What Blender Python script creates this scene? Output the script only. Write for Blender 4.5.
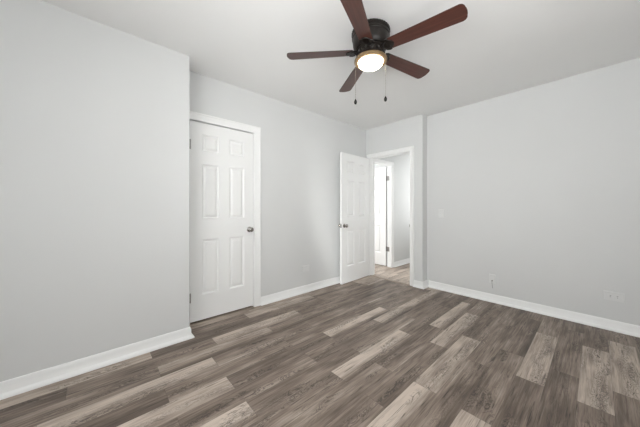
import bpy, bmesh, math, random
from mathutils import Vector, Matrix

for o in list(bpy.data.objects):
    bpy.data.objects.remove(o)
S = bpy.context.scene
C = S.collection
PI = math.pi

# ------------------------------------------------------------------ camera
cam_d = bpy.data.cameras.new('camera')
cam = bpy.data.objects.new('camera', cam_d)
C.objects.link(cam)
cam.location = (0, 0, 1.16)
cam.rotation_euler = (PI / 2, 0, 0.83779)
cam_d.sensor_width = 36.0
cam_d.sensor_fit = 'HORIZONTAL'
cam_d.lens = 248.8 / 640 * 36
cam_d.shift_y = -5.4 / 640
cam_d.clip_start = 0.02
S.camera = cam

# ------------------------------------------------------------------ world and lights
W = bpy.data.worlds.new('world')
S.world = W
W.use_nodes = True
W.node_tree.nodes['Background'].inputs[0].default_value = (0.90, 0.96, 1.0, 1)
W.node_tree.nodes['Background'].inputs[1].default_value = 1.0


def area(name, loc, target, sx, sy, power, color=(1, 1, 1), spread=PI):
    d = bpy.data.lights.new(name, 'AREA')
    d.shape = 'RECTANGLE'
    d.size, d.size_y = sx, sy
    d.energy, d.color, d.spread = power, color, spread
    o = bpy.data.objects.new(name, d)
    C.objects.link(o)
    o.location = loc
    o.rotation_euler = (Vector(target) - Vector(loc)).to_track_quat('-Z', 'Y').to_euler()
    return o


# daylight coming in through the two windows behind the camera, and the window of the next room, plus two added fills
DAY = (0.985, 0.992, 0.985)
area('daylight_rear_window', (0.20, -0.97, 1.45), (0.20, 1, 1.2), 1.4, 1.3, 23, DAY)
area('daylight_rear_window_left', (-0.90, -0.97, 1.45), (-0.90, 1, 1.3), 1.0, 1.3, 6, DAY)
area('fill_far_corner', (-0.30, -0.97, 1.45), (-2.2, 3.5, 2.4), 1.6, 1.3, 14, DAY, 1.6)  # added fill, aimed upward to brighten the far corner and its ceiling
area('daylight_side_window', (1.07, 0.75, 1.45), (-1, 0.75, 3.4), 1.4, 1.3, 20, DAY)
area('bright_sky_patch', (2.2, -2.2, 2.4), (-0.6, -1.0, 1.45), 1.6, 1.0, 2900, DAY)
area('daylight_next_room', (-4.55, 3.35, 1.45), (-3.0, 3.7, 1.2), 1.1, 1.4, 38, DAY)
area('fill_hall', (-2.2, 5.5, 1.5), (-2.3, 4.0, 1.6), 0.7, 1.4, 9, DAY)  # added fill at the hall's closed end

S.view_settings.view_transform = 'Standard'
S.view_settings.look = 'None'
S.view_settings.exposure = 0.22
S.view_settings.gamma = 1.0
S.view_settings.use_curve_mapping = False

# ------------------------------------------------------------------ room numbers
H = 2.521          # ceiling
XL = -2.441        # face of the left wall that juts into the room
YE = 0.623         # where it ends
XC = -2.693        # recessed wall with the closet door
YD = 3.509         # doorway wall
YR = 3.651         # right-hand wall
XJ = -1.682        # step between the two
YB = -1.0          # wall behind the camera
XS = 1.10          # wall right of the camera
XH = -2.673        # left wall of the hall
YH = 5.6


# ------------------------------------------------------------------ materials
def new_mat(name):
    m = bpy.data.materials.new(name)
    m.use_nodes = True
    nt = m.node_tree
    return m, nt, nt.nodes['Principled BSDF']


def node(nt, typ, **kw):
    n = nt.nodes.new(typ)
    for k, v in kw.items():
        if k == 'inp':
            for i, x in v.items():
                n.inputs[i].default_value = x
        else:
            setattr(n, k, v)
    return n


def mth(nt, op, a, b=None, clamp=False):
    n = node(nt, 'ShaderNodeMath', operation=op, use_clamp=clamp)
    for i, x in enumerate((a, b)):
        if x is None:
            continue
        if isinstance(x, (int, float)):
            n.inputs[i].default_value = x
        else:
            nt.links.new(x, n.inputs[i])
    return n.outputs[0]


def ramp(nt, fac, stops):
    n = node(nt, 'ShaderNodeValToRGB')
    cr = n.color_ramp
    while len(cr.elements) < len(stops):
        cr.elements.new(0.5)
    for e, (p, c) in zip(cr.elements, stops):
        e.position = p
        e.color = (c[0], c[1], c[2], 1)
    nt.links.new(fac, n.inputs[0])
    return n.outputs[0]


def paint(name, col, rough=0.6, bump=0.02, scale=180, var=0.015):
    """Painted surface: faint roller texture and the slightest unevenness of the paint."""
    m, nt, b = new_mat(name)
    tc = node(nt, 'ShaderNodeTexCoord')
    n1 = node(nt, 'ShaderNodeTexNoise', inp={'Scale': 1.3, 'Detail': 3.0})
    nt.links.new(tc.outputs['Object'], n1.inputs['Vector'])
    lo = [c * (1 - var) for c in col]
    hi = [min(1, c * (1 + var)) for c in col]
    nt.links.new(ramp(nt, n1.outputs[0], [(0.3, lo), (0.7, hi)]), b.inputs['Base Color'])
    b.inputs['Roughness'].default_value = rough
    b.inputs['Specular IOR Level'].default_value = 0.35
    n2 = node(nt, 'ShaderNodeTexNoise', inp={'Scale': scale, 'Detail': 2.0})
    nt.links.new(tc.outputs['Object'], n2.inputs['Vector'])
    bp = node(nt, 'ShaderNodeBump', inp={'Strength': bump, 'Distance': 0.002})
    nt.links.new(n2.outputs[0], bp.inputs['Height'])
    nt.links.new(bp.outputs[0], b.inputs['Normal'])
    return m


M_wall = paint('wall_paint', (0.715, 0.722, 0.718), 0.62, 0.05)
M_ceil = paint('ceiling_paint', (0.90, 0.902, 0.895), 0.8, 0.05)
M_trim = paint('trim_paint', (0.91, 0.913, 0.907), 0.38, 0.01, 60, 0.005)
M_plate = paint('painted_plate', (0.755, 0.76, 0.755), 0.45, 0.0, 60, 0.005)


def metal(name, col, rough, var=0.25, metallic=1.0):
    m, nt, b = new_mat(name)
    tc = node(nt, 'ShaderNodeTexCoord')
    n1 = node(nt, 'ShaderNodeTexNoise', inp={'Scale': 35.0, 'Detail': 4.0})
    nt.links.new(tc.outputs['Object'], n1.inputs['Vector'])
    nt.links.new(ramp(nt, n1.outputs[0], [(0.3, [c * (1 - var) for c in col]), (0.7, [c * (1 + var) for c in col])]), b.inputs['Base Color'])
    b.inputs['Metallic'].default_value = metallic
    b.inputs['Roughness'].default_value = rough
    return m


M_bronze = metal('dark_oiled_bronze', (0.011, 0.008, 0.006), 0.40, 0.4, 0.25)
M_antique = metal('antique_brass_bronze', (0.27, 0.18, 0.095), 0.42, 0.2, 0.55)
M_nickel = metal('satin_nickel', (0.36, 0.34, 0.32), 0.22, 0.06)
M_hinge = metal('grey_hinge_steel', (0.33, 0.32, 0.31), 0.38, 0.06)
M_chain = metal('chain_brass', (0.30, 0.26, 0.20), 0.55, 0.1, 0.5)
M_fob = metal('black_fob', (0.008, 0.007, 0.006), 0.7, 0.2, 0.0)
M_cable = metal('grey_cable', (0.36, 0.36, 0.35), 0.5, 0.08, 0.0)
M_slot = metal('dark_slot', (0.05, 0.048, 0.045), 0.6, 0.1, 0.0)


def blade_wood():
    m, nt, b = new_mat('mahogany_blade')
    tc = node(nt, 'ShaderNodeTexCoord')
    mp = node(nt, 'ShaderNodeMapping', inp={'Scale': (4.0, 60.0, 30.0)})
    nt.links.new(tc.outputs['Object'], mp.inputs['Vector'])
    n1 = node(nt, 'ShaderNodeTexNoise', inp={'Scale': 1.0, 'Detail': 6.0, 'Distortion': 0.4})
    nt.links.new(mp.outputs[0], n1.inputs['Vector'])
    nt.links.new(ramp(nt, n1.outputs[0], [(0.25, (0.050, 0.017, 0.012)), (0.55, (0.088, 0.029, 0.021)), (0.8, (0.125, 0.047, 0.033))]), b.inputs['Base Color'])
    b.inputs['Roughness'].default_value = 0.36
    return m


M_blade = blade_wood()
M_bladeedge = metal('dark_blade_edge', (0.030, 0.014, 0.010), 0.45, 0.2, 0.0)


def glow():
    m, nt, b = new_mat('lit_frosted_glass')
    b.inputs['Base Color'].default_value = (0.95, 0.92, 0.85, 1)
    b.inputs['Roughness'].default_value = 0.3
    b.inputs['Emission Color'].default_value = (1.0, 0.90, 0.74, 1)
    b.inputs['Emission Strength'].default_value = 15.0
    return m


M_glow = glow()


def pane_glass():
    m, nt, b = new_mat('window_glass')
    nt.nodes.remove(b)
    out = nt.nodes['Material Output']
    tr = node(nt, 'ShaderNodeBsdfTransparent')
    gl = node(nt, 'ShaderNodeBsdfGlossy', inp={'Roughness': 0.02})
    fr = node(nt, 'ShaderNodeFresnel', inp={'IOR': 1.45})
    mx = node(nt, 'ShaderNodeMixShader')
    nt.links.new(fr.outputs[0], mx.inputs[0])
    nt.links.new(tr.outputs[0], mx.inputs[1])
    nt.links.new(gl.outputs[0], mx.inputs[2])
    nt.links.new(mx.outputs[0], out.inputs['Surface'])
    return m


M_glass = pane_glass()
PW = 0.1478        # plank width
PL = 0.905         # plank length


def plank_floor():
    m, nt, b = new_mat('rustic_vinyl_plank')
    L = nt.links
    at = node(nt, 'ShaderNodeAttribute', attribute_name='plank')
    sp = node(nt, 'ShaderNodeSeparateColor')
    L.new(at.outputs['Color'], sp.inputs[0])
    tone, seed, fade = sp.outputs
    uv = node(nt, 'ShaderNodeUVMap', uv_map='UVMap')
    su = node(nt, 'ShaderNodeSeparateXYZ')
    L.new(uv.outputs[0], su.inputs[0])
    u, v = su.outputs[0], su.outputs[1]

    def field(ku, kv, off, detail, dist=0.0, rough=0.55):
        cb = node(nt, 'ShaderNodeCombineXYZ')
        L.new(mth(nt, 'MULTIPLY', u, PW * ku), cb.inputs[0])
        L.new(mth(nt, 'MULTIPLY', v, kv), cb.inputs[1])
        L.new(mth(nt, 'ADD', mth(nt, 'MULTIPLY', seed, 61.0), off), cb.inputs[2])
        n = node(nt, 'ShaderNodeTexNoise', inp={'Scale': 1.0, 'Detail': detail, 'Roughness': rough, 'Distortion': dist})
        L.new(cb.outputs[0], n.inputs['Vector'])
        return n.outputs[0]
    coarse = field(13, 2.6, 0.0, 2.0, 0.3)
    streak = field(75, 3.2, 7.0, 5.0, 0.5)
    fine = field(330, 9.0, 13.0, 4.0)
    val = tone
    f1 = mth(nt, 'MULTIPLY', mth(nt, 'SUBTRACT', 0.5, u), mth(nt, 'SUBTRACT', fade, 0.5))
    val = mth(nt, 'ADD', val, mth(nt, 'MULTIPLY', f1, 0.6))
    edge = mth(nt, 'MULTIPLY', mth(nt, 'SUBTRACT', u, 0.60), 3.2, clamp=True)
    val = mth(nt, 'SUBTRACT', val, mth(nt, 'MULTIPLY', edge, mth(nt, 'MULTIPLY', mth(nt, 'SUBTRACT', fade, 0.5), 0.85)))
    val = mth(nt, 'ADD', val, mth(nt, 'MULTIPLY', mth(nt, 'SUBTRACT', coarse, 0.5), 0.72))
    val = mth(nt, 'ADD', val, mth(nt, 'MULTIPLY', mth(nt, 'SUBTRACT', streak, 0.5), 0.72))
    val = mth(nt, 'ADD', val, mth(nt, 'MULTIPLY', mth(nt, 'SUBTRACT', fine, 0.5), 0.50), clamp=True)
    col = ramp(nt, val, [(0.0, (0.070, 0.051, 0.041)), (0.30, (0.152, 0.116, 0.093)), (0.55, (0.278, 0.221, 0.181)), (0.8, (0.46, 0.383, 0.322)), (1.0, (0.62, 0.525, 0.45))])
    # contorted cracks and knots printed on some planks
    squig = field(22, 7.0, 23.0, 3.0, 2.6, 0.6)
    line = mth(nt, 'SUBTRACT', 1.0, mth(nt, 'MULTIPLY', mth(nt, 'ABSOLUTE', mth(nt, 'SUBTRACT', squig, 0.5)), 15.0), clamp=True)
    region = mth(nt, 'MULTIPLY', mth(nt, 'SUBTRACT', field(14, 2.2, 31.0, 1.0), 0.535), 9.0, clamp=True)
    flag = at.outputs['Alpha']
    heart = field(22, 4.6, 53.0, 2.5, 2.4, 0.55)
    hl = mth(nt, 'SUBTRACT', 1.0, mth(nt, 'ABSOLUTE', mth(nt, 'SINE', mth(nt, 'MULTIPLY', heart, 26.0))))
    hl = mth(nt, 'MULTIPLY', mth(nt, 'SUBTRACT', hl, 0.35), 1.9, clamp=True)
    band = mth(nt, 'SUBTRACT', 1.25, mth(nt, 'MULTIPLY', mth(nt, 'ABSOLUTE', mth(nt, 'SUBTRACT', u, mth(nt, 'ADD', 0.22, mth(nt, 'MULTIPLY', field(0.5, 3.0, 67.0, 1.0), 0.75)))), 4.2), clamp=True)
    heart_c = mth(nt, 'MULTIPLY', mth(nt, 'MULTIPLY', hl, band), flag)
    crack = mth(nt, 'MULTIPLY', line, region)
    long_c = mth(nt, 'MULTIPLY', mth(nt, 'SUBTRACT', field(90, 4.0, 41.0, 2.0, 0.6), 0.63), 12.0, clamp=True)
    crack = mth(nt, 'MAXIMUM', mth(nt, 'MULTIPLY', crack, 0.78), mth(nt, 'MULTIPLY', long_c, 0.72))
    crack = mth(nt, 'MAXIMUM', crack, heart_c)
    # hairline joints
    e1 = mth(nt, 'MINIMUM', u, mth(nt, 'SUBTRACT', 1.0, u))
    j1 = mth(nt, 'LESS_THAN', e1, 0.009)
    e2 = mth(nt, 'MINIMUM', v, mth(nt, 'SUBTRACT', PL, v))
    j2 = mth(nt, 'LESS_THAN', e2, 0.0015)
    joint = mth(nt, 'MULTIPLY', mth(nt, 'MAXIMUM', j1, j2), 0.38)
    dark = mth(nt, 'MAXIMUM', crack, joint)
    mx = node(nt, 'ShaderNodeMix', data_type='RGBA')
    mx.inputs[7].default_value = (0.035, 0.027, 0.023, 1)
    L.new(dark, mx.inputs[0])
    L.new(col, mx.inputs[6])
    L.new(mx.outputs[2], b.inputs['Base Color'])
    b.inputs['Roughness'].default_value = 0.47
    b.inputs['Specular IOR Level'].default_value = 0.35
    bp = node(nt, 'ShaderNodeBump', inp={'Strength': 0.12, 'Distance': 0.001})
    L.new(mth(nt, 'SUBTRACT', fine, dark), bp.inputs['Height'])
    L.new(bp.outputs[0], b.inputs['Normal'])
    return m


M_floor = plank_floor()


def strip_wood():
    m, nt, b = new_mat('threshold_wood')
    tc = node(nt, 'ShaderNodeTexCoord')
    mp = node(nt, 'ShaderNodeMapping', inp={'Scale': (6.0, 120.0, 30.0)})
    nt.links.new(tc.outputs['Object'], mp.inputs['Vector'])
    n1 = node(nt, 'ShaderNodeTexNoise', inp={'Scale': 1.0, 'Detail': 4.0})
    nt.links.new(mp.outputs[0], n1.inputs['Vector'])
    nt.links.new(ramp(nt, n1.outputs[0], [(0.3, (0.33, 0.265, 0.21)), (0.7, (0.43, 0.35, 0.285))]), b.inputs['Base Color'])
    b.inputs['Roughness'].default_value = 0.5
    return m


M_strip = strip_wood()


# ------------------------------------------------------------------ mesh helpers
def bx(bm, x0, x1, y0, y1, z0, z1):
    vs = [bm.verts.new((x, y, z)) for x in (x0, x1) for y in (y0, y1) for z in (z0, z1)]
    for f in ((0, 1, 3, 2), (4, 6, 7, 5), (0, 4, 5, 1), (2, 3, 7, 6), (0, 2, 6, 4), (1, 5, 7, 3)):
        bm.faces.new([vs[i] for i in f])
    return vs


def lathe(bm, prof, seg=48, mat=Matrix.Identity(4)):
    """prof: (radius, height) pairs; revolved about z, then moved by mat."""
    rings = []
    for r, z in prof:
        if r < 1e-6:
            rings.append([bm.verts.new(mat @ Vector((0, 0, z)))])
        else:
            rings.append([bm.verts.new(mat @ Vector((r * math.cos(2 * PI * k / seg), r * math.sin(2 * PI * k / seg), z))) for k in range(seg)])
    for a, b in zip(rings, rings[1:]):
        for k in range(seg):
            k2 = (k + 1) % seg
            if len(a) == 1 and len(b) == 1:
                continue
            if len(a) == 1:
                bm.faces.new((a[0], b[k2], b[k]))
            elif len(b) == 1:
                bm.faces.new((a[k], a[k2], b[0]))
            else:
                bm.faces.new((a[k], a[k2], b[k2], b[k]))


def obj(name, bm, mat, parent=None, smooth=None, bevel=0.0, seg=2):
    bmesh.ops.recalc_face_normals(bm, faces=bm.faces)
    me = bpy.data.meshes.new(name)
    bm.to_mesh(me)
    bm.free()
    me.materials.append(mat)
    o = bpy.data.objects.new(name, me)
    C.objects.link(o)
    if parent is not None:
        o.parent = parent
    if smooth is not None:
        for p in me.polygons:
            p.use_smooth = True
        me.set_sharp_from_angle(angle=math.radians(smooth))
    if bevel:
        md = o.modifiers.new('bevel', 'BEVEL')
        md.width, md.segments, md.limit_method = bevel, seg, 'ANGLE'
    return o


def tag(o, label, cat, kind=None, group=None):
    o['label'] = label
    o['category'] = cat
    if kind:
        o['kind'] = kind
    if group:
        o['group'] = group
    return o


def empty(name, loc, rz=0.0):
    o = bpy.data.objects.new(name, None)
    C.objects.link(o)
    o.location = loc
    o.rotation_euler = (0, 0, rz)
    o.empty_display_size = 0.05
    return o


def boxes(name, mat, lst, label, cat, bevel=0.0):
    bm = bmesh.new()
    for b in lst:
        bx(bm, *b)
    return tag(obj(name, bm, mat, bevel=bevel), label, cat, 'structure')


# ------------------------------------------------------------------ floor
def build_floor():
    rnd = random.Random(11)
    bm = bmesh.new()
    bx(bm, -5.3, 1.25, -1.2, 5.8, -0.06, -0.003)
    uvl = bm.loops.layers.uv.new('UVMap')
    cl = bm.loops.layers.float_color.new('plank')
    # column -> (joint position, {plank start: (tone, fade)}), as the light boards lie in the photograph
    spec = {
        0: (0.767, {0.767: (0.86, 0.75)}), 1: (0.333, {0.333: (0.66, 0.85), 1.238: (0.47, 0.7)}),
        2: (-0.235, {-0.235: (0.84, 0.65), 0.67: (0.45, 0.35)}), 3: (0.326, {0.326: (0.51, 0.40), -0.579: (0.35, 0.6)}),
        4: (0.665, {-0.24: (0.86, 0.7), 0.665: (0.41, 0.45), 1.57: (0.88, 0.95)}), 5: (0.333, {1.238: (0.45, 0.6), 2.143: (0.74, 0.92), 3.048: (0.70, 0.8), 0.333: (0.47, 0.4)}),
        6: (0.67, {-0.235: (0.88, 0.85), 0.67: (0.45, 0.5), 1.575: (0.49, 0.3)}), 7: (1.240, {1.240: (0.90, 0.98), 0.335: (0.49, 0.5)}),
        8: (1.560, {2.465: (0.83, 0.90), 1.560: (0.43, 0.3)}), 9: (2.152, {2.152: (0.83, 0.88), 1.247: (0.47, 0.6)}),
        10: (1.580, {0.675: (0.90, 0.9), 1.580: (0.78, 0.55), 2.485: (0.45, 0.4)}), 11: (1.22, {2.125: (0.49, 0.6), 1.22: (0.47, 0.7)}),
        12: (0.665, {0.665: (0.80, 0.6), 1.57: (0.45, 0.45)}), 13: (2.163, {2.163: (0.78, 0.55), 3.068: (0.58, 0.5), 1.258: (0.41, 0.5)}),
        14: (2.445, {2.445: (0.45, 0.45), 1.54: (0.33, 0.5)}), 15: (2.151, {2.151: (0.78, 0.55), 3.056: (0.43, 0.5)}),
        16: (2.435, {2.435: (0.78, 0.55), 3.34: (0.51, 0.5)}), 17: (2.0, {}),
    }
    # boards with dark contorted heartwood printed on them
    hearts = {(13, 2.2): 0.8, (15, 2.2): 0.85, (16, 2.4): 0.8, (10, 1.6): 0.8, (0, 0.8): 0.5, (2, -0.2): 0.4, (4, -0.2): 0.5, (6, -0.2): 0.35, (11, 1.2): 0.45, (14, 1.5): 0.4}
    for k in range(-20, 24):
        xa = -2.295 + PW * k
        xb = xa + PW
        j0, known = spec.get(k, (rnd.choice((0.333, 0.665, 1.24, 0.02)) + rnd.uniform(-0.05, 0.05), {}))
        n0 = int(math.floor((-1.2 - j0) / PL))
        for n in range(n0, 9):
            ya = j0 + PL * n
            yb = ya + PL
            if ya > 5.8:
                continue
            tone, fade = rnd.choice(((0.42, 0.5), (0.47, 0.55), (0.52, 0.6), (0.45, 0.35), (0.56, 0.7), (0.38, 0.6), (0.49, 0.45)))
            for ys, tf in known.items():
                if abs(ys - ya) < 0.03:
                    tone, fade = tf
            if k not in spec and ya > -0.9 and rnd.random() < 0.25:
                tone = 0.75
            sd = rnd.random()
            c0, c1 = max(xa, -5.3), min(xb, 1.25)
            if c1 <= c0:
                continue
            v0, v1 = max(ya, -1.2), min(yb, 5.8)
            if v1 <= v0:
                continue
            pieces = [(v0, v1, tone)]
            if xa < -1.7 and v1 > YD:          # spilled light painted as paler boards past the doorway, cut at the threshold
                hall_lit_tone = 0.72 + 0.22 * ((sd * 7.3) % 1.0)
                pieces = [(max(v0, YD), v1, hall_lit_tone)] + ([(v0, YD, tone)] if v0 < YD else [])
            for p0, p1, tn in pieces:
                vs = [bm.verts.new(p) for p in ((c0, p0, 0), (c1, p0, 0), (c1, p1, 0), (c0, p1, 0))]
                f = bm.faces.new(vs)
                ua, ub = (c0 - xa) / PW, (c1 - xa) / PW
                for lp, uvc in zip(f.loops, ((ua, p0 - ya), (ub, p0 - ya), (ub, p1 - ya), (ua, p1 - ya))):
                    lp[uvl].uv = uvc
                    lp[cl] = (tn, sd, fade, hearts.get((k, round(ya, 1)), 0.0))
    me = bpy.data.meshes.new('floor')
    bm.to_mesh(me)
    bm.free()
    me.materials.append(M_floor)
    o = bpy.data.objects.new('floor', me)
    C.objects.link(o)
    return tag(o, 'brown and grey rustic wood plank floor running through the doorway into the hall', 'floor', 'structure')


build_floor()

# ------------------------------------------------------------------ ceiling and walls
boxes('ceiling', M_ceil, [(-5.3, XS + 0.15, YB - 0.2, YH + 0.15, H, H + 0.1)], 'smooth pale grey ceiling above the whole room', 'ceiling')
boxes('wall_left', M_wall, [(-3.35, XL, YB - 0.12, YE, 0, H)], 'pale grey wall in the left foreground that ends at the closet door', 'wall')
DY0, DY1, DZ = 0.692, 1.374, 2.030            # closet door leaf
boxes('wall_closet', M_wall, [(XC - 0.12, XC, YE, DY0 - 0.024, 0, H), (XC - 0.12, XC, DY0 - 0.024, DY1 + 0.024, DZ + 0.03, H),
                              (XC - 0.12, XC, DY1 + 0.024, YD + 0.12, 0, H), (-3.35, -3.30, YE, 1.9, 0, H), (-3.35, XC - 0.12, 1.85, 1.9, 0, H)],
      'pale grey recessed wall that holds the closed white closet door', 'wall')
OX0, OX1, OZ = -2.600, -1.878, 2.014           # doorway opening
boxes('wall_doorway', M_wall, [(XC, OX0 - 0.018, YD, YD + 0.12, 0, H), (OX0 - 0.018, OX1 + 0.018, YD, YD + 0.12, OZ + 0.018, H),
                               (OX1 + 0.018, XJ, YD, YD + 0.12, 0, H), (OX1 + 0.018, XJ, YD + 0.12, YR + 0.12, 0, H)],
      'narrow pale grey wall section around the open doorway to the hall', 'wall')
boxes('wall_right', M_wall, [(XJ, XS + 0.12, YR, YR + 0.12, 0, H)], 'long blank pale grey wall on the right with switch and outlets', 'wall')
WX0, WX1, WZ0, WZ1 = -1.40, 0.60, 0.80, 2.10   # rear window
boxes('wall_rear', M_wall, [(XL, WX0, YB - 0.12, YB, 0, H), (WX1, XS + 0.12, YB - 0.12, YB, 0, H),
                            (WX0, WX1, YB - 0.12, YB, 0, WZ0), (WX0, WX1, YB - 0.12, YB, WZ1, H)], 'pale grey wall behind the viewer with a window', 'wall')
SY0, SY1 = 0.00, 1.50                          # side window
boxes('wall_side', M_wall, [(XS, XS + 0.12, YB, SY0, 0, H), (XS, XS + 0.12, SY1, YR, 0, H),
                            (XS, XS + 0.12, SY0, SY1, 0, WZ0), (XS, XS + 0.12, SY0, SY1, WZ1, H)], 'pale grey wall to the right of the viewer with a window', 'wall')
# hall and the room beyond it
HY0, HY1, HZ = 3.62, 4.280, 1.985              # opening in the hall's left wall
XN = XH - 0.09
boxes('wall_hall', M_wall, [(XN, XH, HY1 + 0.016, YH, 0, H), (XN, XH, YD + 0.12, HY0, 0, H), (XN, XH, HY0, HY1 + 0.016, HZ + 0.016, H)],
      'pale grey hall wall with a bright side doorway seen through the open doorway', 'wall')
boxes('wall_hall_far', M_wall, [(XN, OX1 + 0.10, YH, YH + 0.1, 0, H), (OX1 + 0.02, OX1 + 0.10, YR + 0.12, YH, 0, H)], 'pale grey far and right walls of the hall', 'wall')
boxes('wall_next_room', M_wall, [(-4.75, XN, 4.36, 4.44, 0, H), (-4.75, XC - 0.12, 2.12, 2.2, 0, H), (-4.75, -4.66, 2.2, 2.75, 0, H), (-4.75, -4.66, 3.95, 4.36, 0, H),
                                 (-4.75, -4.66, 2.75, 3.95, 0, 0.7), (-4.75, -4.66, 2.75, 3.95, 2.2, H)], 'pale walls of the bright room beyond the hall', 'wall')


# ------------------------------------------------------------------ windows behind the camera
def window(name, along, a0, a1, z0, z1, c, label):
    root = tag(empty(name, (0, 0, 0)), label, 'window', 'structure')

    def q(bm, p0, p1, d0, d1, za, zb):
        if along == 'x':
            bx(bm, p0, p1, c + d0, c + d1, za, zb)
        else:
            bx(bm, c + d0, c + d1, p0, p1, za, zb)
    bm = bmesh.new()
    t = 0.045
    q(bm, a0, a0 + t, -0.05, 0.05, z0, z1)
    q(bm, a1 - t, a1, -0.05, 0.05, z0, z1)
    q(bm, a0 + t, a1 - t, -0.05, 0.05, z0, z0 + t)
    q(bm, a0 + t, a1 - t, -0.05, 0.05, z1 - t, z1)
    m = (z0 + z1) / 2
    q(bm, a0 + t, a1 - t, -0.02, 0.03, m - 0.025, m + 0.025)
    obj('window_frame', bm, M_trim, root, bevel=0.004)
    for za, zb in ((z0 + t, m - 0.025), (m + 0.025, z1 - t)):
        bm = bmesh.new()
        q(bm, a0 + t, a1 - t, -0.003, 0.003, za, zb)
        obj('pane', bm, M_glass, root)
    return root


window('window_1', 'x', WX0, WX1, WZ0, WZ1, YB - 0.06, 'white sash window in the wall behind the viewer')
window('window_2', 'y', SY0, SY1, WZ0, WZ1, XS + 0.06, 'white sash window in the wall right of the viewer')
window('window_3', 'y', 2.75, 3.95, 0.7, 2.2, -4.705, 'white sash window of the room beyond the hall')

# ------------------------------------------------------------------ baseboards
BASE = [(0, 0), (0.034, 0), (0.033, 0.009), (0.027, 0.018), (0.0165, 0.025), (0.013, 0.030), (0.012, 0.070), (0.0095, 0.080), (0.008, 0.088), (0.005, 0.094), (0, 0.095)]


def sweep(bm, prof, pts, flip=1):
    """Carry a (depth, height) profile along floor points; depth goes to the left of the path times flip."""
    n = len(pts)
    rings = []
    for i, p in enumerate(pts):
        p = Vector(p)
        d0 = (p - Vector(pts[i - 1])).normalized() if i > 0 else None
        d1 = (Vector(pts[i + 1]) - p).normalized() if i < n - 1 else None
        d0 = d0 or d1
        d1 = d1 or d0
        n0 = Vector((-d0.y, d0.x)) * flip
        n1 = Vector((-d1.y, d1.x)) * flip
        nn = (n0 + n1).normalized()
        k = 1 / max(0.2, nn.dot(n0))
        rings.append([bm.verts.new((p.x + nn.x * d * k, p.y + nn.y * d * k, z)) for d, z in prof])
    for a, b in zip(rings, rings[1:]):
        for i in range(len(prof)):
            j = (i + 1) % len(prof)
            bm.faces.new((a[i], a[j], b[j], b[i]))
    bm.faces.new(rings[0])
    bm.faces.new(rings[-1])


def baseboard(name, runs, label):
    bm = bmesh.new()
    for pts, fl in runs:
        sweep(bm, BASE, pts, fl)
    return tag(obj(name, bm, M_trim, smooth=35), label, 'baseboard', 'structure')


CW = 0.078         # casing width
baseboard('baseboard_left', [([(XL, YB), (XL, YE), (XC + 0.004, YE)], -1)], 'white baseboard with shoe moulding along the left foreground wall')
baseboard('baseboard_closet', [([(XC, DY1 + 0.009 + CW), (XC, YD)], -1)], 'white baseboard between the closet door and the open door')
baseboard('baseboard_doorway', [([(OX1 + 0.066, YD), (XJ, YD), (XJ, YR)], -1)], 'short white baseboard wrapping the corner right of the doorway')
baseboard('baseboard_right', [([(XJ + 0.027, YR), (XS, YR)], -1)], 'long white baseboard along the right wall')
baseboard('baseboard_hall', [([(XH, HY1 + 0.07), (XH, YH)], -1)], 'white baseboard along the hall wall past the doorway')
baseboard('baseboard_rear', [([(XL, YB), (XS, YB)], 1)], 'white baseboard along the wall behind the viewer')
baseboard('baseboard_side', [([(XS, YB), (XS, YR)], 1)], 'white baseboard along the wall right of the viewer')

# ------------------------------------------------------------------ door frames
CAS = [(0, 0), (CW, 0), (CW, 0.017), (CW - 0.012, 0.018), (CW - 0.020, 0.014), (0.020, 0.010), (0.010, 0.012), (0.004, 0.010), (0, 0.006)]


def casing(bm, axis, c, sgn, a0, a1, z1, w=CW, left=True, right=True):
    """Mitred casing around an opening a0..a1 x 0..z1 lying in the plane axis = c; sgn points into the room."""
    def P(a, d, z):
        return (a, c + sgn * d, z) if axis == 'y' else (c + sgn * d, a, z)
    prof = [(x * w / CW, d) for x, d in CAS]

    def strip(rows):
        rings = [[bm.verts.new(P(*v)) for v in r] for r in rows]
        for a, b in zip(rings, rings[1:]):
            for i in range(len(prof)):
                j = (i + 1) % len(prof)
                bm.faces.new((a[i], a[j], b[j], b[i]))
        bm.faces.new(rings[0])
        bm.faces.new(rings[-1])
    if left:
        strip([[(a0 - x, d, 0) for x, d in prof], [(a0 - x, d, z1 + x) for x, d in prof]])
    if right:
        strip([[(a1 + x, d, 0) for x, d in prof], [(a1 + x, d, z1 + x) for x, d in prof]])
    strip([[(a0 - (x if left else 0), d, z1 + x) for x, d in prof], [(a1 + (x if right else 0), d, z1 + x) for x, d in prof]])


# closet frame
bm = bmesh.new()
casing(bm, 'x', XC, 1, DY0 - 0.010, DY1 + 0.009, DZ + 0.011, CW, left=False)
bx(bm, XC - 0.119, XC + 0.001, DY0 - 0.022, DY0 - 0.004, 0, DZ + 0.028)
bx(bm, XC - 0.119, XC + 0.001, DY1 + 0.004, DY1 + 0.022, 0, DZ + 0.028)
bx(bm, XC - 0.119, XC + 0.001, DY0 - 0.004, DY1 + 0.004, DZ + 0.012, DZ + 0.028)
bx(bm, XC - 0.070, XC - 0.045, DY0 - 0.004, DY0 + 0.010, 0, DZ + 0.012)
bx(bm, XC - 0.070, XC - 0.045, DY1 - 0.010, DY1 + 0.004, 0, DZ + 0.012)
bx(bm, XC - 0.070, XC - 0.045, DY0 + 0.010, DY1 - 0.010, DZ, DZ + 0.012)
tag(obj('trim_1', bm, M_trim), 'white casing and jamb around the closed closet door', 'door frame', 'structure')

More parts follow.
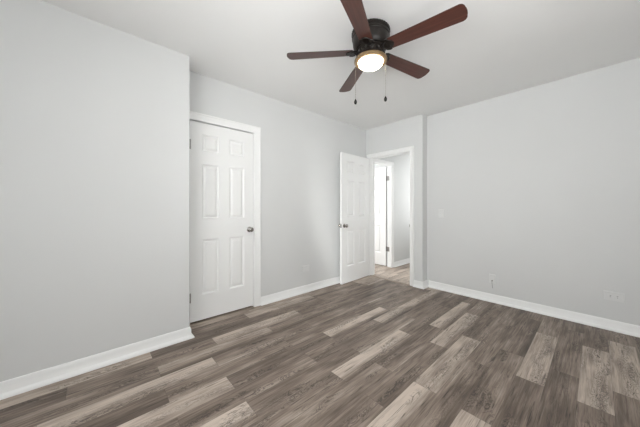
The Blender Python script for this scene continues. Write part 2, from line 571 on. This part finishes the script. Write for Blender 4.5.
# doorway frame
bm = bmesh.new()
casing(bm, 'y', YD, -1, OX0 - 0.004, OX1 + 0.004, OZ + 0.004, 0.066)
casing(bm, 'y', YD + 0.12, 1, OX0 - 0.004, OX1 + 0.004, OZ + 0.004, 0.066)
bx(bm, OX0 - 0.016, OX0, YD - 0.001, YD + 0.121, 0, OZ + 0.016)
bx(bm, OX1, OX1 + 0.016, YD - 0.001, YD + 0.121, 0, OZ + 0.016)
bx(bm, OX0, OX1, YD - 0.001, YD + 0.121, OZ, OZ + 0.016)
bx(bm, OX0, OX0 + 0.011, YD + 0.040, YD + 0.075, 0, OZ)
bx(bm, OX1 - 0.011, OX1, YD + 0.040, YD + 0.075, 0, OZ)
bx(bm, OX0 + 0.011, OX1 - 0.011, YD + 0.040, YD + 0.075, OZ - 0.011, OZ)
fr = tag(obj('trim_2', bm, M_trim), 'white casing and jamb of the open doorway to the hall', 'door frame', 'structure')
bm = bmesh.new()
bx(bm, OX1 - 0.0015, OX1 + 0.001, YD + 0.003, YD + 0.036, 0.865, 0.925)
bx(bm, OX1 - 0.004, OX1 + 0.001, YD - 0.009, YD + 0.003, 0.875, 0.915)
obj('strike_plate', bm, M_nickel, fr, bevel=0.0008)

# hall side doorway frame
bm = bmesh.new()
casing(bm, 'x', XH, 1, HY0 + 0.0, HY1 + 0.003, HZ + 0.003, 0.066, left=False)
bx(bm, XN - 0.001, XH + 0.001, HY1, HY1 + 0.014, 0, HZ + 0.014)
bx(bm, XN - 0.001, XH + 0.001, HY0, HY1, HZ, HZ + 0.014)
tag(obj('trim_3', bm, M_trim), 'white casing of the bright side doorway in the hall', 'door frame', 'structure')

# threshold strip
bm = bmesh.new()
prof = [(-0.022, 0.0), (-0.019, 0.004), (-0.008, 0.0065), (0.008, 0.0065), (0.019, 0.004), (0.022, 0.0)]
a = [bm.verts.new((OX0, YD + 0.004 + d, z)) for d, z in prof]
b = [bm.verts.new((OX1, YD + 0.004 + d, z)) for d, z in prof]
for i in range(len(prof)):
    j = (i + 1) % len(prof)
    bm.faces.new((a[i], a[j], b[j], b[i]))
bm.faces.new(a)
bm.faces.new(b)
tag(obj('trim_4', bm, M_strip), 'thin brown threshold strip across the doorway floor', 'threshold', 'structure')


# ------------------------------------------------------------------ six-panel doors
def panel_door(bm, w, h, t):
    """Leaf from x 0..w, z 0..h, y -t/2..t/2 with six moulded panels on both faces."""
    st = 0.114 * w / 0.693 if w < 0.75 else 0.114
    mu = 0.113
    pw = (w - 2 * st - mu) / 2
    xs = [0, st, st + pw, st + pw + mu, w - st, w]
    k = h / 2.018
    zs = [0, 0.253 * k, 0.822 * k, 1.032 * k, 1.597 * k, 1.728 * k, 1.903 * k, h]
    ring = [(0.0, 0.0), (0.009, 0.0100), (0.020, 0.0130), (0.034, 0.0050), (0.044, 0.0025)]
    for s in (-1, 1):
        def V(x, z, d):
            return bm.verts.new((x, s * (t / 2 - d), z))
        for i in range(5):
            for j in range(7):
                x0, x1, z0, z1 = xs[i], xs[i + 1], zs[j], zs[j + 1]
                if i in (1, 3) and j in (1, 3, 5):
                    prev = None
                    for ins, d in ring:
                        cur = [V(x0 + ins, z0 + ins, d), V(x1 - ins, z0 + ins, d), V(x1 - ins, z1 - ins, d), V(x0 + ins, z1 - ins, d)]
                        if prev:
                            for q in range(4):
                                r = (q + 1) % 4
                                bm.faces.new((prev[q], prev[r], cur[r], cur[q]))
                        prev = cur
                    bm.faces.new(prev)
                else:
                    bm.faces.new((V(x0, z0, 0), V(x1, z0, 0), V(x1, z1, 0), V(x0, z1, 0)))
    y0, y1 = -t / 2, t / 2
    for x in (0, w):
        for j in range(7):
            bm.faces.new([bm.verts.new(p) for p in ((x, y0, zs[j]), (x, y1, zs[j]), (x, y1, zs[j + 1]), (x, y0, zs[j + 1]))])
    for z in (0, h):
        for i in range(5):
            bm.faces.new([bm.verts.new(p) for p in ((xs[i], y0, z), (xs[i + 1], y0, z), (xs[i + 1], y1, z), (xs[i], y1, z))])
    bmesh.ops.remove_doubles(bm, verts=bm.verts, dist=1e-5)


KNOB = [(0, 0), (0.031, 0), (0.032, 0.003), (0.030, 0.007), (0.018, 0.011), (0.0125, 0.014), (0.0115, 0.028), (0.014, 0.032),
        (0.022, 0.036), (0.0265, 0.043), (0.0275, 0.050), (0.025, 0.058), (0.018, 0.063), (0.010, 0.0645), (0, 0.0645)]


def knob(parent, x, y, z, sgn):
    bm = bmesh.new()
    lathe(bm, KNOB, 32, Matrix.Translation((x, y, z)) @ Matrix.Rotation(-sgn * PI / 2, 4, 'X'))
    k = obj('door_knob', bm, M_nickel, parent, smooth=40)
    k['label'] = 'round satin nickel knob'
    return k


def hinge(parent, x, y, z, leaf):
    """Knuckle barrel at x, y with a leaf plate; leaf = (x0, x1, y0, y1)."""
    bm = bmesh.new()
    for i in range(3):
        lathe(bm, [(0, -0.043 + i * 0.029), (0.0062, -0.043 + i * 0.029), (0.0062, -0.0155 + i * 0.029), (0, -0.0155 + i * 0.029)], 14, Matrix.Translation((x, y, z)))
    lathe(bm, [(0, -0.049), (0.005, -0.047), (0.0062, -0.043), (0, -0.043)], 14, Matrix.Translation((x, y, z)))
    lathe(bm, [(0, 0.044), (0.0062, 0.044), (0.005, 0.048), (0, 0.050)], 14, Matrix.Translation((x, y, z)))
    bx(bm, leaf[0], leaf[1], leaf[2], leaf[3], z - 0.044, z + 0.044)
    h = obj('hinge', bm, M_hinge, parent, smooth=40)
    h['label'] = 'grey steel hinge'
    return h


T = 0.035
# closet door, closed: local x runs along +Y of the room, local -y faces the room (+X)
w = DY1 - DY0
d1 = tag(empty('door_1', (XC - 0.003 - T / 2, DY0, 0.020), PI / 2), 'closed white six-panel closet door with a nickel knob, left of the open door', 'door', 'structure')
bm = bmesh.new()
panel_door(bm, w, DZ - 0.020, T)
obj('door_leaf', bm, M_trim, d1)
knob(d1, w - 0.050, -T / 2, 0.893, -1)
for z in (0.245, 1.775):
    hinge(d1, 0.001, -T / 2 - 0.006, z, (0.001, 0.0025, -T / 2 - 0.004, T / 2 - 0.004))

# open room door
HX, HYP = OX0 - 0.034, YD - 0.026
WO = 0.735
FX, FY = HX + 0.040, HYP - 0.735
ang = math.atan2(FY - HYP, FX - HX)
d2 = tag(empty('door_2', (HX, HYP, 0.012), ang), 'white six-panel door standing open into the room against the far corner', 'door', 'structure')
bm = bmesh.new()
panel_door(bm, WO, 1.990, T)
bmesh.ops.translate(bm, verts=bm.verts, vec=(0.006, T / 2, 0))
obj('door_leaf', bm, M_trim, d2)
knob(d2, WO - 0.052, T, 0.880, 1)
knob(d2, WO - 0.052, 0.0, 0.880, -1)
bm = bmesh.new()
bx(bm, WO + 0.0045, WO + 0.0072, T / 2 - 0.012, T / 2 + 0.012, 0.85, 0.91)
bx(bm, WO + 0.006, WO + 0.014, T / 2 - 0.006, T / 2 + 0.006, 0.872, 0.888)
obj('latch', bm, M_nickel, d2, bevel=0.0008)
for z in (0.24, 1.02, 1.76):
    hinge(d2, 0.000, -0.004, z, (0.0042, 0.0062, -0.004, T - 0.006))

# bright door in the next room, standing open beyond the hall
d3 = tag(empty('door_3', (XN - 0.040, HY1 + 0.004, 0.012), PI), 'brightly lit white six-panel door open beyond the hall side doorway', 'door', 'structure')
bm = bmesh.new()
panel_door(bm, 0.70, 1.968, T)
bmesh.ops.translate(bm, verts=bm.verts, vec=(0, -T / 2, 0))
obj('door_leaf', bm, M_trim, d3)
knob(d3, 0.70 - 0.06, 0.0, 0.88, 1)
for z in (0.34, 1.735):
    hinge(d3, -0.018, 0.012, z, (-0.085, -0.018, 0.0042, 0.0062))


# ------------------------------------------------------------------ ceiling fan
def build_fan():
    depth = 1.926
    cs, sn = math.cos(0.83779), math.sin(0.83779)
    a = (370.6 - 320) / 248.8 * depth
    cx, cy = cs * a - sn * depth, sn * a + cs * depth
    root = tag(empty('ceiling_fan', (cx, cy, H)), 'dark bronze five-blade ceiling fan with mahogany blades and a lit bowl lamp', 'ceiling fan')
    Z = lambda z: z - H
    bm = bmesh.new()
    lathe(bm, [(0, 0), (0.142, 0), (0.1445, -0.004), (0.1445, -0.020), (0.140, -0.024), (0.140, -0.034), (0.1435, -0.038), (0.1435, -0.048), (0.139, -0.053),
               (0.138, -0.075), (0.134, -0.105), (0.127, -0.125), (0.116, -0.136), (0.0, -0.136)], 64)
    for k in range(40):        # vent ribs around the upper band
        t = 2 * PI * k / 40
        mt = Matrix.Rotation(t, 4, 'Z') @ Matrix.Translation((0.1415, 0, -0.012))
        r = bmesh.ops.create_cube(bm, size=1.0, matrix=mt @ Matrix.Diagonal((0.009, 0.008, 0.019, 1)))
    obj('motor_housing', bm, M_bronze, root, smooth=32)
    bm = bmesh.new()
    lathe(bm, [(0, -0.136), (0.104, -0.136), (0.110, -0.141), (0.110, -0.148), (0.100, -0.153), (0.094, -0.170), (0.100, -0.186), (0.094, -0.192), (0, -0.192)], 56)
    for k in range(20):        # cast leaf ornament
        t = 2 * PI * k / 20
        mt = Matrix.Rotation(t, 4, 'Z') @ Matrix.Translation((0.100, 0, -0.168)) @ Matrix.Rotation(0.5 if k % 2 else -0.5, 4, 'X') @ Matrix.Diagonal((0.011, 0.009, 0.018, 1))
        bmesh.ops.create_uvsphere(bm, u_segments=10, v_segments=6, radius=1.0, matrix=mt)
    obj('ornate_hub', bm, M_bronze, root, smooth=40)

    base = 0.744 + PI
    zr = Z(2.372)
    pitch = math.radians(11)
    r0, r1 = 0.132, 0.652
    for k in range(5):
        t = base + 2 * PI * k / 5
        droop = math.radians((-0.2, 1.2, 2.4, 0.0, 1.0)[k])
        mt = Matrix.Rotation(t, 4, 'Z') @ Matrix.Translation((0.10, 0, zr)) @ Matrix.Rotation(droop, 4, 'Y') @ Matrix.Rotation(-pitch, 4, 'X')
        # outline in the blade's own frame, x outwards from 0.10
        w0, w1 = 0.050, 0.0645
        xa, xb = r0 - 0.10, r1 - 0.10
        out = []
        rc = 0.032
        for i in range(9):
            f = PI / 2 * i / 8
            out.append((xb - rc + rc * math.sin(f), w1 - rc + rc * math.cos(f)))
        out2 = [(x, -y) for x, y in reversed(out)]
        bow = [(xb + 0.006 * (1 - (y / (w1 - rc)) ** 2), y) for y in (0.02, 0.0, -0.02)]
        rr = 0.020
        inner = []
        for i in range(7):
            f = PI / 2 * i / 6
            inner.append((xa + rr - rr * math.sin(f), -(w0 - rr + rr * math.cos(f))))
        inner2 = [(x, -y) for x, y in reversed(inner)]
        pts = out + bow + out2 + inner + inner2
        bm = bmesh.new()
        th = 0.006
        top = [bm.verts.new((x, y, 0)) for x, y in pts]
        bot = [bm.verts.new((x, y, -th)) for x, y in pts]
        bm.faces.new(top)
        bm.faces.new(list(reversed(bot)))
        for i in range(len(pts)):
            j = (i + 1) % len(pts)
            f = bm.faces.new((top[i], bot[i], bot[j], top[j]))
            f.material_index = 1
        bl = obj('blade', bm, M_blade, root, bevel=0.0015)
        bl.data.materials.append(M_bladeedge)
        bl.matrix_local = mt
        # cast iron holding the blade from below
        bm = bmesh.new()
        oc = [(-0.035, 0.012), (-0.005, 0.011), (0.008, 0.016), (0.014, 0.032), (0.022, 0.046), (0.036, 0.0535), (0.054, 0.055), (0.060, 0.050), (0.063, 0.040), (0.070, 0.033), (0.080, 0.026), (0.088, 0.014), (0.092, 0.0)]
        oc = oc + [(x, -y) for x, y in reversed(oc[:-1])]
        ta = [bm.verts.new((x, y, -th - 0.0004)) for x, y in oc]
        ba = [bm.verts.new((x * 0.98 + 0.001, y * 0.92, -th - 0.0065)) for x, y in oc]
        bm.faces.new(ta)
        bm.faces.new(list(reversed(ba)))
        for i in range(len(oc)):
            j = (i + 1) % len(oc)
            bm.faces.new((ta[i], ba[i], ba[j], ta[j]))
        for x, y in ((0.050, 0.026), (0.050, -0.026), (0.084, 0.0)):
            lathe(bm, [(0, 0.0), (0.0065, 0.0), (0.0055, -0.003), (0.003, -0.0042), (0, -0.0045)], 14, Matrix.Translation((x, y, -th - 0.0065)))
        for s in (-1, 1):     # raised scroll
            for i in range(7):
                f = i / 6
                bmesh.ops.create_uvsphere(bm, u_segments=8, v_segments=6, radius=0.0055 - 0.002 * f,
                                          matrix=Matrix.Translation((0.012 + 0.030 * f, s * (0.006 + 0.030 * f ** 0.7), -th - 0.0075)))
        bi = obj('blade_iron', bm, M_bronze, bl, smooth=40)
        bi['label'] = 'dark cast bracket under the blade root'

    kit = empty('lamp_kit', (0, 0, 0))
    kit.parent = root
    zk = Z(2.305)
    bm = bmesh.new()
    lathe(bm, [(0, -0.192), (0.062, -0.192), (0.064, -0.197), (0.066, -0.202), (0.085, zk + 0.010), (0.112, zk + 0.008), (0.121, zk + 0.003), (0.1245, zk - 0.006), (0.1235, zk - 0.015),
               (0.118, zk - 0.021), (0.105, zk - 0.023), (0.094, zk - 0.018), (0.0, zk - 0.018)], 72)
    obj('lamp_rim', bm, M_antique, kit, smooth=35)['label'] = 'antique brass coloured rim of the bowl lamp'
    bm = bmesh.new()
    R = 0.095
    dome = [(R, zk - 0.0175)] + [(R * math.cos(f), zk - 0.0185 - 0.046 * math.sin(f)) for f in [PI / 2 * i / 14 for i in range(14)]] + [(0, zk - 0.0645)]
    lathe(bm, dome, 64)
    obj('glass_bowl', bm, M_glow, kit, smooth=60)['label'] = 'lit frosted glass bowl'
    for dx, dy, zb in ((-0.1175, -0.006, 1.972), (0.1075, -0.030, 1.984)):
        px, py = cs * dx - sn * dy, sn * dx + cs * dy
        bm = bmesh.new()
        z0, z1 = zk - 0.012, Z(zb) + 0.030
        n = int((z0 - z1) / 0.0042)
        for i in range(n):
            bmesh.ops.create_icosphere(bm, subdivisions=1, radius=0.0013, matrix=Matrix.Translation((px, py, z0 - i * 0.0042)))
        lathe(bm, [(0.0006, z0), (0.0006, z1)], 6, Matrix.Translation((px, py, 0)))
        if dx > 0:
            lathe(bm, [(0, z0 - 0.070), (0.0032, z0 - 0.072), (0.0036, z0 - 0.078), (0.0032, z0 - 0.084), (0, z0 - 0.086)], 10, Matrix.Translation((px, py, 0)))
        ch = obj('pull_chain', bm, M_chain, root)
        bm = bmesh.new()
        lathe(bm, [(0, 0.030), (0.003, 0.030), (0.004, 0.025), (0.0085, 0.018), (0.0115, 0.008), (0.0105, -0.002), (0.0065, -0.010), (0, -0.012)], 18, Matrix.Translation((px, py, Z(zb))))
        obj('fob', bm, M_fob, ch, smooth=50)['label'] = 'small black bell-shaped fob'
    return root


build_fan()


# ------------------------------------------------------------------ plates on the walls (local x along the wall, local z up, local -y out of the wall)
def plate_root(name, loc, rz, w, h, label, cat, mat=None):
    r = tag(empty(name, loc, rz), label, cat)
    bm = bmesh.new()
    a, d = 0.003, 0.0095
    o = [(-w / 2, -h / 2), (w / 2, -h / 2), (w / 2, h / 2), (-w / 2, h / 2)]
    r0 = [bm.verts.new((x, 0.0, z)) for x, z in o]
    r1 = [bm.verts.new((x, -0.0025, z)) for x, z in o]
    r2 = [bm.verts.new((x - math.copysign(a, x), -d, z - math.copysign(a, z))) for x, z in o]
    for p, q in ((r0, r1), (r1, r2)):
        for i in range(4):
            j = (i + 1) % 4
            bm.faces.new((p[i], p[j], q[j], q[i]))
    bm.faces.new(r2)
    bm.faces.new(r0)
    obj('cover_plate', bm, mat or M_plate, r)
    return r


def screw(parent, x, z):
    bm = bmesh.new()
    lathe(bm, [(0, 0), (0.0034, 0), (0.003, 0.0012), (0, 0.0016)], 14, Matrix.Translation((x, -0.008, z)) @ Matrix.Rotation(PI / 2, 4, 'X'))
    obj('screw', bm, M_plate, parent)


def outlet(name, loc, rz, label, group, slot_mat):
    r = plate_root(name, loc, rz, 0.130, 0.084, label, 'outlet')
    for s in (-1, 1):
        bm = bmesh.new()
        n = 24
        ring = []
        for i in range(n):
            t = 2 * PI * i / n
            ring.append((max(-0.0135, min(0.0135, 0.0172 * math.cos(t))), 0.0172 * math.sin(t)))
        f0 = [bm.verts.new((s * 0.0215 + x, -0.0078, z)) for x, z in ring]
        f1 = [bm.verts.new((s * 0.0215 + x * 0.96, -0.0102, z * 0.96)) for x, z in ring]
        for i in range(n):
            j = (i + 1) % n
            bm.faces.new((f0[i], f0[j], f1[j], f1[i]))
        bm.faces.new(f1)
        so = obj('socket', bm, M_plate, r, smooth=40)
        bm = bmesh.new()
        bx(bm, s * 0.0215 - 0.0055, s * 0.0215 + 0.0045, -0.0106, -0.0100, 0.0050, 0.0078)
        bx(bm, s * 0.0215 - 0.0045, s * 0.0215 + 0.0035, -0.0106, -0.0100, -0.0078, -0.0052)
        lathe(bm, [(0, 0), (0.0028, 0), (0.0028, 0.0006), (0, 0.0006)], 12, Matrix.Translation((s * 0.0215 - 0.0095, -0.0080, 0)) @ Matrix.Rotation(PI / 2, 4, 'X'))
        obj('slots', bm, slot_mat, so)
    screw(r, 0, 0)
    return r


outlet('wall_outlet', (0.112, YR, 0.322), 0.0, 'pale outlet on its side, near the right edge, low on the right wall', 'outlets low on the walls', M_slot)
outlet('wall_outlet', (XC, 2.155, 0.324), PI / 2, 'pale painted-over outlet low on the wall between the closet door and open door', 'outlets low on the walls', M_plate)

sw = plate_root('light_switch', (-1.477, YR, 1.082), 0.0, 0.072, 0.118, 'wall-coloured light switch on the right wall near the doorway corner', 'light switch')
bm = bmesh.new()
bx(bm, -0.0055, 0.0055, -0.0085, -0.004, -0.013, 0.013)
vs = [bm.verts.new(p) for p in ((-0.0045, -0.006, -0.008), (0.0045, -0.006, -0.008), (0.0045, -0.006, 0.006), (-0.0045, -0.006, 0.006),
                                (-0.0035, -0.020, 0.006), (0.0035, -0.020, 0.006), (0.0035, -0.018, 0.012), (-0.0035, -0.018, 0.012))]
for f in ((0, 1, 2, 3), (4, 7, 6, 5), (0, 4, 5, 1), (1, 5, 6, 2), (2, 6, 7, 3), (3, 7, 4, 0)):
    bm.faces.new([vs[i] for i in f])
obj('toggle', bm, M_plate, sw)
for z in (-0.030, 0.030):
    screw(sw, 0, z)

jk = plate_root('cable_outlet', (-0.862, YR, 0.285), 0.0, 0.066, 0.108, 'painted-over cable plate with a short dangling stub, low on the right wall', 'cable outlet')
bm = bmesh.new()
lathe(bm, [(0, 0), (0.0085, 0), (0.0085, 0.004), (0.0055, 0.004), (0.0055, 0.014), (0, 0.014)], 12, Matrix.Translation((0.0, -0.008, -0.022)) @ Matrix.Rotation(PI / 2, 4, 'X'))
obj('connector', bm, M_hinge, jk, smooth=30)
bm = bmesh.new()
path = [Vector(p) for p in ((0.0, -0.018, -0.022), (0.0, -0.024, -0.030), (0.001, -0.024, -0.045), (0.002, -0.019, -0.070), (0.003, -0.012, -0.095), (0.003, -0.008, -0.115))]
rings = [[bm.verts.new(p + Vector((0.003 * math.cos(t), 0.003 * math.sin(t) * 0.6, 0.003 * math.sin(t) * 0.8 if i < 2 else 0))) for t in [2 * PI * q / 10 for q in range(10)]] for i, p in enumerate(path)]
for a, b in zip(rings, rings[1:]):
    for q in range(10):
        bm.faces.new((a[q], a[(q + 1) % 10], b[(q + 1) % 10], b[q]))
bm.faces.new(rings[0])
bm.faces.new(rings[-1])
obj('cable', bm, M_cable, jk, smooth=50)
